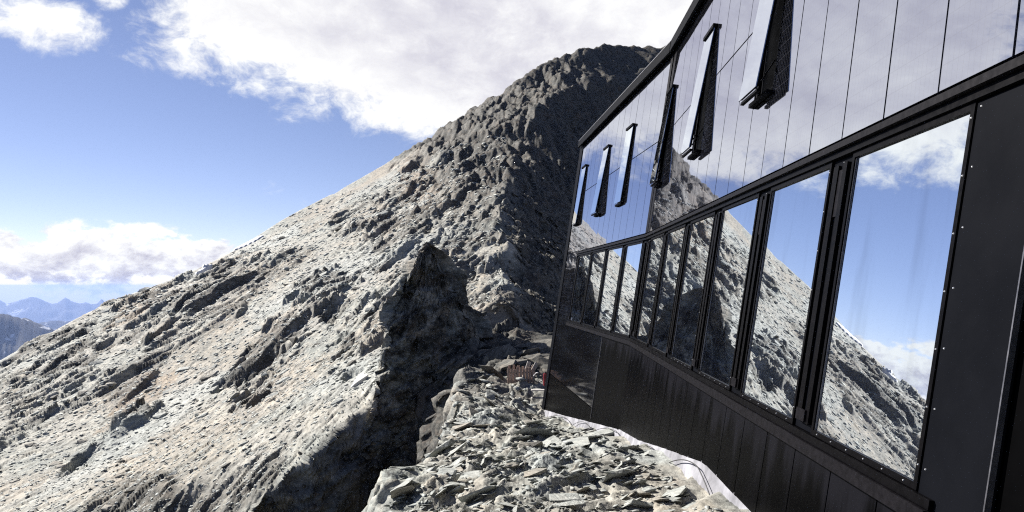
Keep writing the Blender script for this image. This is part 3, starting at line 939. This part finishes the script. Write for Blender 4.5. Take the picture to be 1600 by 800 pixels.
top, bot, th = [], [], []
rng = random.Random(4)
for i in range(0, 61):
    u = 3.2 + (UF - 3.2) * i / 60
    top.append(NEAR.p(u, hwb(u) + .03, -0.01)); bot.append(NEAR.p(u, hwb(u) - 1.2, 0.10 + .05 * rng.random())); th.append(NEAR.out * (0.028))
for i in range(1, 50):
    t = 10.25 * i / 49
    top.append(FAR.p(t, hwbf(t) + .03, -0.01)); bot.append(FAR.p(t, hwbf(t) - 1.2, 0.10 + .05 * rng.random())); th.append(FAR.out * (0.028))
strip('plinth', top, bot, M_white, HUT, th)


# ------------------------------------------------------------------ cable along the plinth
def tube(name, pts, r, mat, seg=6):
    cu = bpy.data.curves.new(name, 'CURVE'); cu.dimensions = '3D'
    sp = cu.splines.new('POLY'); sp.points.add(len(pts) - 1)
    for q, p in zip(sp.points, pts): q.co = (*p, 1)
    cu.bevel_depth = r; cu.bevel_resolution = 2
    tmp = bpy.data.objects.new('tmp', cu); COL.objects.link(tmp)
    dg = bpy.context.evaluated_depsgraph_get()
    me = bpy.data.meshes.new_from_object(tmp.evaluated_get(dg)); me.name = name
    bpy.data.objects.remove(tmp); bpy.data.curves.remove(cu)
    me.materials.clear(); me.materials.append(mat)
    return me


pts = []
for i in range(0, 200):
    s = 5.6 + i * 0.09
    sag = abs(math.sin(s * 0.95 + 0.5 * math.sin(s * .7)))
    dz = -0.02 - 0.20 * (1 - sag ** 0.8)
    if s < UF: pts.append(NEAR.p(s, hwb(s) + dz, 0.075 + .03 * (1 - sag)))
    elif s - UF < 9.6: pts.append(FAR.p(s - UF, hwbf(s - UF) + dz, 0.075 + .03 * (1 - sag)))
o = link('cable', tube('cable', pts, 0.007, M_cable), None)
tag(o, "thin black cable hanging in loops along the white plinth of the hut", "cable")

# ------------------------------------------------------------------ stones
def shard(seed, flat=0.28, elong=1.6):
    r = random.Random(seed)
    bm = bmesh.new()
    for i in range(15):
        v = Vector((r.gauss(0, 1), r.gauss(0, 1), r.gauss(0, 1))).normalized()
        v = Vector((math.copysign(abs(v.x) ** .6, v.x), math.copysign(abs(v.y) ** .6, v.y), math.copysign(abs(v.z) ** .5, v.z)))
        k = r.uniform(.8, 1.1)
        bm.verts.new((v.x * .5 * elong * k, v.y * .5 * k, v.z * .5 * flat * k))
    bmesh.ops.convex_hull(bm, input=bm.verts)
    for v in [v for v in bm.verts if not v.link_faces]: bm.verts.remove(v)
    bmesh.ops.recalc_face_normals(bm, faces=bm.faces)
    me = bpy.data.meshes.new('stone'); bm.to_mesh(me); bm.free()
    return me


def tnormal(x, y, d):
    h0 = terrain(x, y, False)[0]; hx = terrain(x + d, y, False)[0]; hy_ = terrain(x, y + d, False)[0]
    return h0, -(hx - h0) / d, -(hy_ - h0) / d


def scatter_xy(n, seed, pxr, zrange, accept):
    r = np.random.RandomState(seed)
    px = r.uniform(pxr[0], pxr[1], n * 4); z = zrange[0] * (zrange[1] / zrange[0]) ** (r.uniform(0, 1, n * 4))
    x = (px - 800) / F * z
    k = accept(x, z, px)
    return x[k][:n], z[k][:n]


def pose(x, y, h, nx, ny, r, size, yaw_c, yaw_j, tip):
    n = Vector((max(-.9, min(.9, nx)), max(-.9, min(.9, ny)), 1)).normalized()
    q = n.to_track_quat('Z', 'Y')
    rot = q.to_matrix().to_4x4() @ Matrix.Rotation(r.gauss(yaw_c, yaw_j), 4, 'Z') @ Matrix.Rotation(r.gauss(tip, .22), 4, 'X') @ Matrix.Rotation(r.gauss(0, .18), 4, 'Y')
    return Matrix.Translation((x, y, h)) @ rot @ Matrix.Diagonal((size, size, size, 1))


def wall_x(y): return np.where(y < UF, 2.3 + 0.0347 * y, 2.3 + .0347 * UF - .0984 * (y - UF)) - TB * np.interp(y, [0, 10, 25], [2.2, 2.6, 4.8]) - 0.25


def joined_stones(name, parent, mat, xs, ys, hs, nxs, nys, sizes, shapes, seed, yaw_c, yaw_j, tip):
    r = random.Random(seed)
    Vs, Fs, off = [], [], 0
    base = []
    for s in shapes:
        v = np.array([tuple(q.co) for q in s.vertices]); f = []
        for p in s.polygons:
            vi = list(p.vertices)
            for j in range(1, len(vi) - 1): f.append((vi[0], vi[j], vi[j + 1]))
        base.append((v, np.array(f)))
    for i in range(len(xs)):
        M = np.array(pose(xs[i], ys[i], hs[i], nxs[i], nys[i], r, sizes[i], yaw_c, yaw_j, tip))
        v, f = base[r.randrange(len(base))]
        Vs.append(v @ M[:3, :3].T + M[:3, 3]); Fs.append(f + off); off += len(v)
    me = mesh_np(name, np.concatenate(Vs), np.concatenate(Fs)); me.materials.append(mat)
    o = bpy.data.objects.new(name, me); COL.objects.link(o); o.parent = parent
    o["kind"] = "stuff"
    return o


SH = [shard(i, r_, e_) for i, (r_, e_) in enumerate([(.13, 1.7), (.18, 1.4), (.10, 2.0), (.22, 1.5), (.15, 1.3), (.12, 1.6), (.30, 1.3), (.16, 2.1)])]
SHT = [shard(40 + i, r_, e_) for i, (r_, e_) in enumerate([(.2, 1.4), (.25, 1.3), (.16, 1.8)])]
for s in SH: s.materials.append(M_stone)
for s in SHT: s.materials.append(M_stone_w)


def on_bench(x, z, px):
    hh, _, onb = terrain(x, z, False)
    return (onb > .9) & (x < wall_x(z)) & (x > np.interp(z, edY, edX) - .1)


r = random.Random(11)
xs, ys = scatter_xy(300, 3, (600, 1150), (5.6, 27), on_bench)
hs, _, _ = terrain(xs, ys); _, nx, ny = tnormal(xs, ys, .4)
for i in range(len(xs)):
    size = min(0.62, (0.016 + 0.03 * r.random() ** 2) * ys[i])
    sh = r.choice(SH) if r.random() < .85 else r.choice(SHT)
    s = link('stone', sh, ground)
    s.matrix_local = pose(xs[i], ys[i], hs[i] + size * .02, nx[i], ny[i], r, size, math.radians(35), .5, .22)
xs, ys = scatter_xy(3200, 8, (560, 1180), (5.0, 34), on_bench)
hs, _, _ = terrain(xs, ys); _, nx, ny = tnormal(xs, ys, .4)
rs = np.random.RandomState(5)
joined_stones('small_stones', ground, M_stone, xs, ys, hs + .003, nx, ny, (0.004 + 0.010 * rs.rand(len(xs)) ** 2) * ys, SH, 2, math.radians(35), .6, .25)


def on_rear(x, z, px):
    hh, _, onb = terrain(x, z, False)
    return (onb > .5) & (x < wall_x(np.minimum(z, 25)) + np.maximum(0, z - 26) * .3)


def on_rear2(x, z, px):
    e = np.interp(z, edY, edX)
    return on_rear(x, z, px) & (z > 25) & (x > e) & ~((z < 32) & (px > 770))


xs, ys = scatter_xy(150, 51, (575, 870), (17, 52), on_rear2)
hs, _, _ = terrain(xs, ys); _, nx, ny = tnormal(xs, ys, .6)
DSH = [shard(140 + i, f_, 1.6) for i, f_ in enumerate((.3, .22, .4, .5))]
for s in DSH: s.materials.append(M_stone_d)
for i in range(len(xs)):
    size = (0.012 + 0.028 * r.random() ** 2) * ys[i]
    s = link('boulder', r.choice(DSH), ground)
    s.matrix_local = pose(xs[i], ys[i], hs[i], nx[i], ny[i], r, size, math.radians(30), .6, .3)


def on_slope(x, z, px):
    zr_ = np.interp(px, rp[:, 0], rp[:, 2]); hh, _, onb = terrain(x, z, False)
    return (onb < .1) & (z < zr_ - 1.5) & ~terrain.shade


xs, ys = scatter_xy(160, 21, (0, 620), (42, 170), on_slope)
hs, _, _ = terrain(xs, ys); _, nx, ny = tnormal(xs, ys, 3)
BSH = [shard(70 + i, f_, 1.5) for i, f_ in enumerate((.4, .5, .35, .6))]
for i, s in enumerate(BSH): s.materials.append((M_stone, M_stone_d, M_stone, M_stone_w)[i])
for i in range(len(xs)):
    size = (0.006 + 0.010 * r.random() ** 2) * ys[i]
    s = link('boulder', r.choice(BSH), mountain)
    s.matrix_local = pose(xs[i], ys[i], hs[i], nx[i], ny[i], r, size, math.radians(70), .6, .1)
xs, ys = scatter_xy(22000, 31, (-100, 790), (40, 200), on_slope)
hs, _, _ = terrain(xs, ys); _, nx, ny = tnormal(xs, ys, 3)
joined_stones('scree_stones', mountain, M_stone, xs, ys, hs, nx, ny, (0.0016 + 0.0050 * rs.rand(len(xs)) ** 3) * ys, SH + BSH, 3, math.radians(70), .6, .15)

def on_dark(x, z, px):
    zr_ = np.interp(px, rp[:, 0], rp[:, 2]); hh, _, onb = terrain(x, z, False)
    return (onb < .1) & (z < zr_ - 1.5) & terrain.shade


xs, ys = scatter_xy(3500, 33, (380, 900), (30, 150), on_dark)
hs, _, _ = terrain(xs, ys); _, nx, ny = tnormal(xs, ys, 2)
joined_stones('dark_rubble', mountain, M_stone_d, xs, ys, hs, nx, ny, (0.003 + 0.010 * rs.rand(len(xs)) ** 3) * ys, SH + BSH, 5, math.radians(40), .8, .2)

# a white quartz block on the sunlit slope
def find_on_ray(px, py, z0=30, z1=320):
    z = np.linspace(z0, z1, 1500); x = (px - 800) / F * z
    h, _, _ = terrain(x, z); ray = (HY - py) / F * z
    k = np.argmax(h >= ray)
    return Vector((x[k], z[k], h[k]))


M_quartz = simple('white_quartz', (0.55, 0.54, 0.52), 0.7, 0, 0.3, 3, 0.06)
p = find_on_ray(560, 598)
o = link('quartz_block', shard(201, .55, 1.5), None, M_quartz)
o.matrix_world = Matrix.Translation(p) @ Matrix.Rotation(.9, 4, 'Z') @ Matrix.Rotation(-.5, 4, 'Y') @ Matrix.Scale(1.25, 4)
tag(o, "bright white quartz block lying on the sunlit scree left of the pinnacle", "stone")

# snow patches below the skyline
def snow_patch(pa, pb, wid, label):
    A = find_on_ray(*pa); B = find_on_ray(*pb)
    d = (B - A); L = d.length; d.normalize()
    side = Vector((d.y, -d.x, 0)).normalized()
    n1_, n2_ = 26, 8
    vs = []; fs = []
    for i in range(n1_):
        t = i / (n1_ - 1); wd = wid * math.sin(math.pi * min(1, max(0, t * .94 + .03))) ** .6 * (1 + .3 * math.sin(i * 1.7))
        for j in range(n2_):
            q = A + d * (L * t) + side * (wd * (j / (n2_ - 1) - .4))
            hh = float(terrain(np.array([q.x]), np.array([q.y]))[0][0])
            edge = min(j, n2_ - 1 - j, i, n1_ - 1 - i)
            vs.append((q.x, q.y, hh + (0.35 if edge > 0 else -0.3)))
    for i in range(n1_ - 1):
        for j in range(n2_ - 1):
            a = i * n2_ + j; fs.append((a, a + 1, a + n2_ + 1, a + n2_))
    base = A.copy()
    me = mesh_py('snow_patch', [Vector(v) - base for v in vs], fs, True)
    bm = bmesh.new(); bm.from_mesh(me); bmesh.ops.recalc_face_normals(bm, faces=bm.faces)
    if sum(f.normal.z for f in bm.faces) < 0: bmesh.ops.reverse_faces(bm, faces=bm.faces)
    bm.to_mesh(me); bm.free()
    o = link('snow_patch', me, None, M_snow); o.location = base
    tag(o, label, "snow", "snow patches under the skyline")


snow_patch((364, 392), (412, 368), 3.0, "larger long snow patch just under the left skyline of the slope")
snow_patch((306, 428), (330, 415), 2.0, "smaller lower snow patch just under the left skyline of the slope")

# ------------------------------------------------------------------ odds and ends behind the hut
def boxm(name, sx, sy, sz, mat, parent, loc, rot=(0, 0, 0), bev=0.008):
    bm = bmesh.new(); bmesh.ops.create_cube(bm, size=1)
    bmesh.ops.scale(bm, vec=(sx, sy, sz), verts=bm.verts)
    if bev: bmesh.ops.bevel(bm, geom=bm.edges[:], offset=bev, segments=1, affect='EDGES')
    me = bpy.data.meshes.new(name); bm.to_mesh(me); bm.free()
    o = link(name, me, parent, mat); o.location = loc; o.rotation_euler = rot
    return o


def ground_at(x, y): return float(terrain(np.array([x]), np.array([y]))[0][0])


px_ = PX(814, 597, 28.5)
gz = max(px_[2] - 0.05, ground_at(px_[0], 28.5) + 0.12)
crate = empty('slatted_crate', (px_[0], 28.5, gz))
tag(crate, "reddish brown crate of upright wooden slats standing on rocks behind the hut corner", "crate")
rr = random.Random(9)
for i in range(9):
    boxm('slat', 0.10, 0.03, 0.62 + rr.uniform(-.05, .16), M_wood, crate, (-0.52 + i * .128, -0.3, 0.34), (0, rr.uniform(-.05, .05), 0))
for i in range(6):
    boxm('slat', 0.10, 0.03, 0.66 + rr.uniform(-.05, .2), M_wood, crate, (-0.50 + i * .2, 0.3, 0.36), (0, rr.uniform(-.05, .05), 0))
for zz in (.14, .5):
    boxm('rail', 1.16, 0.035, 0.09, M_wood, crate, (0, -0.265, zz)); boxm('rail', 1.16, 0.035, 0.09, M_wood, crate, (0, 0.265, zz))
    boxm('rail', 0.035, .49, 0.09, M_wood, crate, (-.56, 0, zz)); boxm('rail', 0.035, .49, 0.09, M_wood, crate, (.56, 0, zz))
boxm('floor_board', 1.1, .48, 0.04, M_wood, crate, (0, 0, .1))
for (dx, dz, ry, lab) in ((.22, .82, .35, "left pale offcut board sticking out of the slatted crate"), (.48, .80, .5, "right pale offcut board sticking out of the slatted crate")):
    b = boxm('offcut_board', 0.16, 0.05, 0.8, M_pale, None, (px_[0] + dx, 28.4, gz + dz - .28), (0, ry, .2))
    tag(b, lab, "board", "offcut boards in the crate")

# hose ring and red can beside the corner, steel step below
cx_, cy_ = PX(841, 592, 27.5)[0], 27.5
cz_ = PX(841, 594, 27.5)[2]
pts = [(0.20 * math.cos(a * .25) * (1 - .002 * a), 0.06 * math.sin(a * .9), 0.20 * math.sin(a * .25) * (1 - .002 * a)) for a in range(0, 76)]
o = link('hose_coil', tube('hose_coil', pts, 0.02, M_grey), None); o.location = (cx_, cy_, cz_ + .1)
tag(o, "grey coiled hose leaning by the slatted crate at the hut corner", "hose")
bm = bmesh.new(); bmesh.ops.create_cone(bm, cap_ends=True, segments=20, radius1=.10, radius2=.10, depth=.5)
bmesh.ops.bevel(bm, geom=[e for e in bm.edges if abs(e.verts[0].co.z - e.verts[1].co.z) < .01], offset=.03, segments=2, affect='EDGES')
me = bpy.data.meshes.new('can_body'); bm.to_mesh(me); bm.free()
rc = empty('red_canister', (PX(852.5, 0, 26.6)[0], 26.6, PX(849, 603, 26.6)[2]))
q = link('can_body', me, rc, M_red); q.location = (0, 0, .25)
q = boxm('can_cap', .07, .07, .06, M_cable, rc, (0, 0, .53))
tag(rc, "small red canister peeking out behind the far corner of the hut", "canister")
stp = empty('steel_step', (PX(846, 0, 25.6)[0], 25.6, PX(840, 626, 25.6)[2]))
boxm('tread', .75, .3, .035, M_pale, stp, (0, .25, .36)); boxm('tread', .75, .3, .035, M_pale, stp, (0, 0, .10))
boxm('side_plate', .03, .5, .3, M_grey, stp, (-.33, .12, .2)); boxm('side_plate', .03, .5, .3, M_grey, stp, (.33, .12, .2))
tag(stp, "low pale metal step beside the far corner of the hut", "step")

# ------------------------------------------------------------------ far country
def far_range(name, sky_pts, z, depth, base, seed, amp, mat, res=(750, 44), back=True):
    """range of hills at real distance: crest heights along azimuth, flanks falling to both sides"""
    sp = np.array(sky_pts, dtype=float)
    px = np.linspace(sp[0, 0], sp[-1, 0], res[0])
    crest = (HY - np.interp(px, sp[:, 0], sp[:, 1])) / F * z
    s = np.linspace(-1, 1, res[1])
    X = (px[None] - 800) / F * z * np.ones((res[1], 1)); Y = z + s[:, None] * depth + 0 * X
    X = (px[None] - 800) / F * Y
    fall = np.abs(s)[:, None] ** 0.9
    L = depth
    rid = 1 - np.abs(fbm(X / L * 2.0, Y / L * 2.0, seed, 6, .55)) * 1.6
    Hh = crest[None] * 1.0 + (base - crest[None]) * fall
    Hh = Hh + amp * (rid - .6) * (0.25 + np.minimum(1, fall * 4)) + amp * .5 * fbm(X / L * 6, Y / L * 6, seed + 40, 5, .6) * (0.25 + fall)
    Vv = np.stack([X.ravel(), Y.ravel(), Hh.ravel()], -1)
    idx = np.arange(X.size).reshape(X.shape)
    Qq = np.stack([idx[:-1, :-1], idx[:-1, 1:], idx[1:, 1:], idx[1:, :-1]], -1).reshape(-1, 4)
    me = mesh_np(name, Vv, Qq)
    o = link(name, me, None, mat); tag(o, kind='structure')
    return o


def far_material(name, dark, light, snow, sc):
    m, t, b = new_mat(name)
    tc = t.node('ShaderNodeTexCoord'); p = tc.outputs['Object']
    n = t.noise(p, sc, 7, .62); n2 = t.noise(p, sc * 3.3, 6, .6)
    c = t.mix(t.rng(n, .35, .65), dark + (1,), light + (1,))
    c = t.mix(t.mul(t.rng(n2, .62, .67), snow), c, (.8, .82, .86, 1))
    t.put(b.inputs['Base Color'], c); b.inputs['Roughness'].default_value = .95; b.inputs['Specular IOR Level'].default_value = .1
    return m


M_far = far_material('far_peaks', (.03, .03, .035), (.07, .07, .08), .5, .00026)
M_mid = far_material('dark_hills', (.007, .008, .010), (.035, .035, .036), .7, .0010)
M_val = far_material('valley_floor', (.05, .07, .045), (.10, .11, .08), .0, .0004)
far_range('far_peaks', [(-500, 470), (-300, 462), (-150, 470), (-40, 462), (0, 467), (10, 473), (35, 466), (48, 462), (62, 465), (80, 471), (90, 470), (102, 462), (112, 468),
                        (125, 471), (134, 469), (143, 475), (152, 473), (159, 465), (164, 471), (172, 473), (180, 472), (192, 464), (206, 459), (215, 463), (240, 470), (400, 466)],
          38000, 6000, -3300, 71, 210, M_far)
far_range('middle_hills', [(-500, 500), (-200, 492), (30, 503), (62, 500), (78, 499), (110, 500), (140, 499), (175, 494), (400, 497)], 19000, 4200, -2700, 75, 200, M_mid)
far_range('near_hills', [(-500, 470), (-150, 470), (-30, 476), (0, 480), (10, 482), (20, 488), (40, 489), (52, 497), (70, 505), (90, 515), (120, 530), (200, 560), (400, 620)],
          9000, 2800, -2200, 79, 150, M_mid)
me = mesh_py('valley', [(-70000, -40000, -2300), (70000, -40000, -2300), (70000, 70000, -2300), (-70000, 70000, -2300)], [(0, 1, 2, 3)])
o = link('valley', me, None, M_val); tag(o, kind='structure')
# lower flanks joining the mountain to the valley are hidden behind the ridge

# ------------------------------------------------------------------ haze
hz, t, b = new_mat('haze')
nt = hz.node_tree; nt.nodes.remove(b)
pv = nt.nodes.new('ShaderNodeVolumePrincipled')
pv.inputs['Color'].default_value = (0.40, 0.56, 1.0, 1)
pv.inputs['Density'].default_value = 2.3e-5
pv.inputs['Anisotropy'].default_value = 0.1
nt.links.new(pv.outputs[0], [x for x in nt.nodes if x.type == 'OUTPUT_MATERIAL'][0].inputs['Volume'])
vs = [(x, y, z) for z in (-3800, 135) for (x, y) in ((-71000, -41000), (71000, -41000), (71000, 71000), (-71000, 71000))]
me = mesh_py('haze', vs, HEXF)
o = link('haze', me, None, hz); tag(o, kind='stuff')
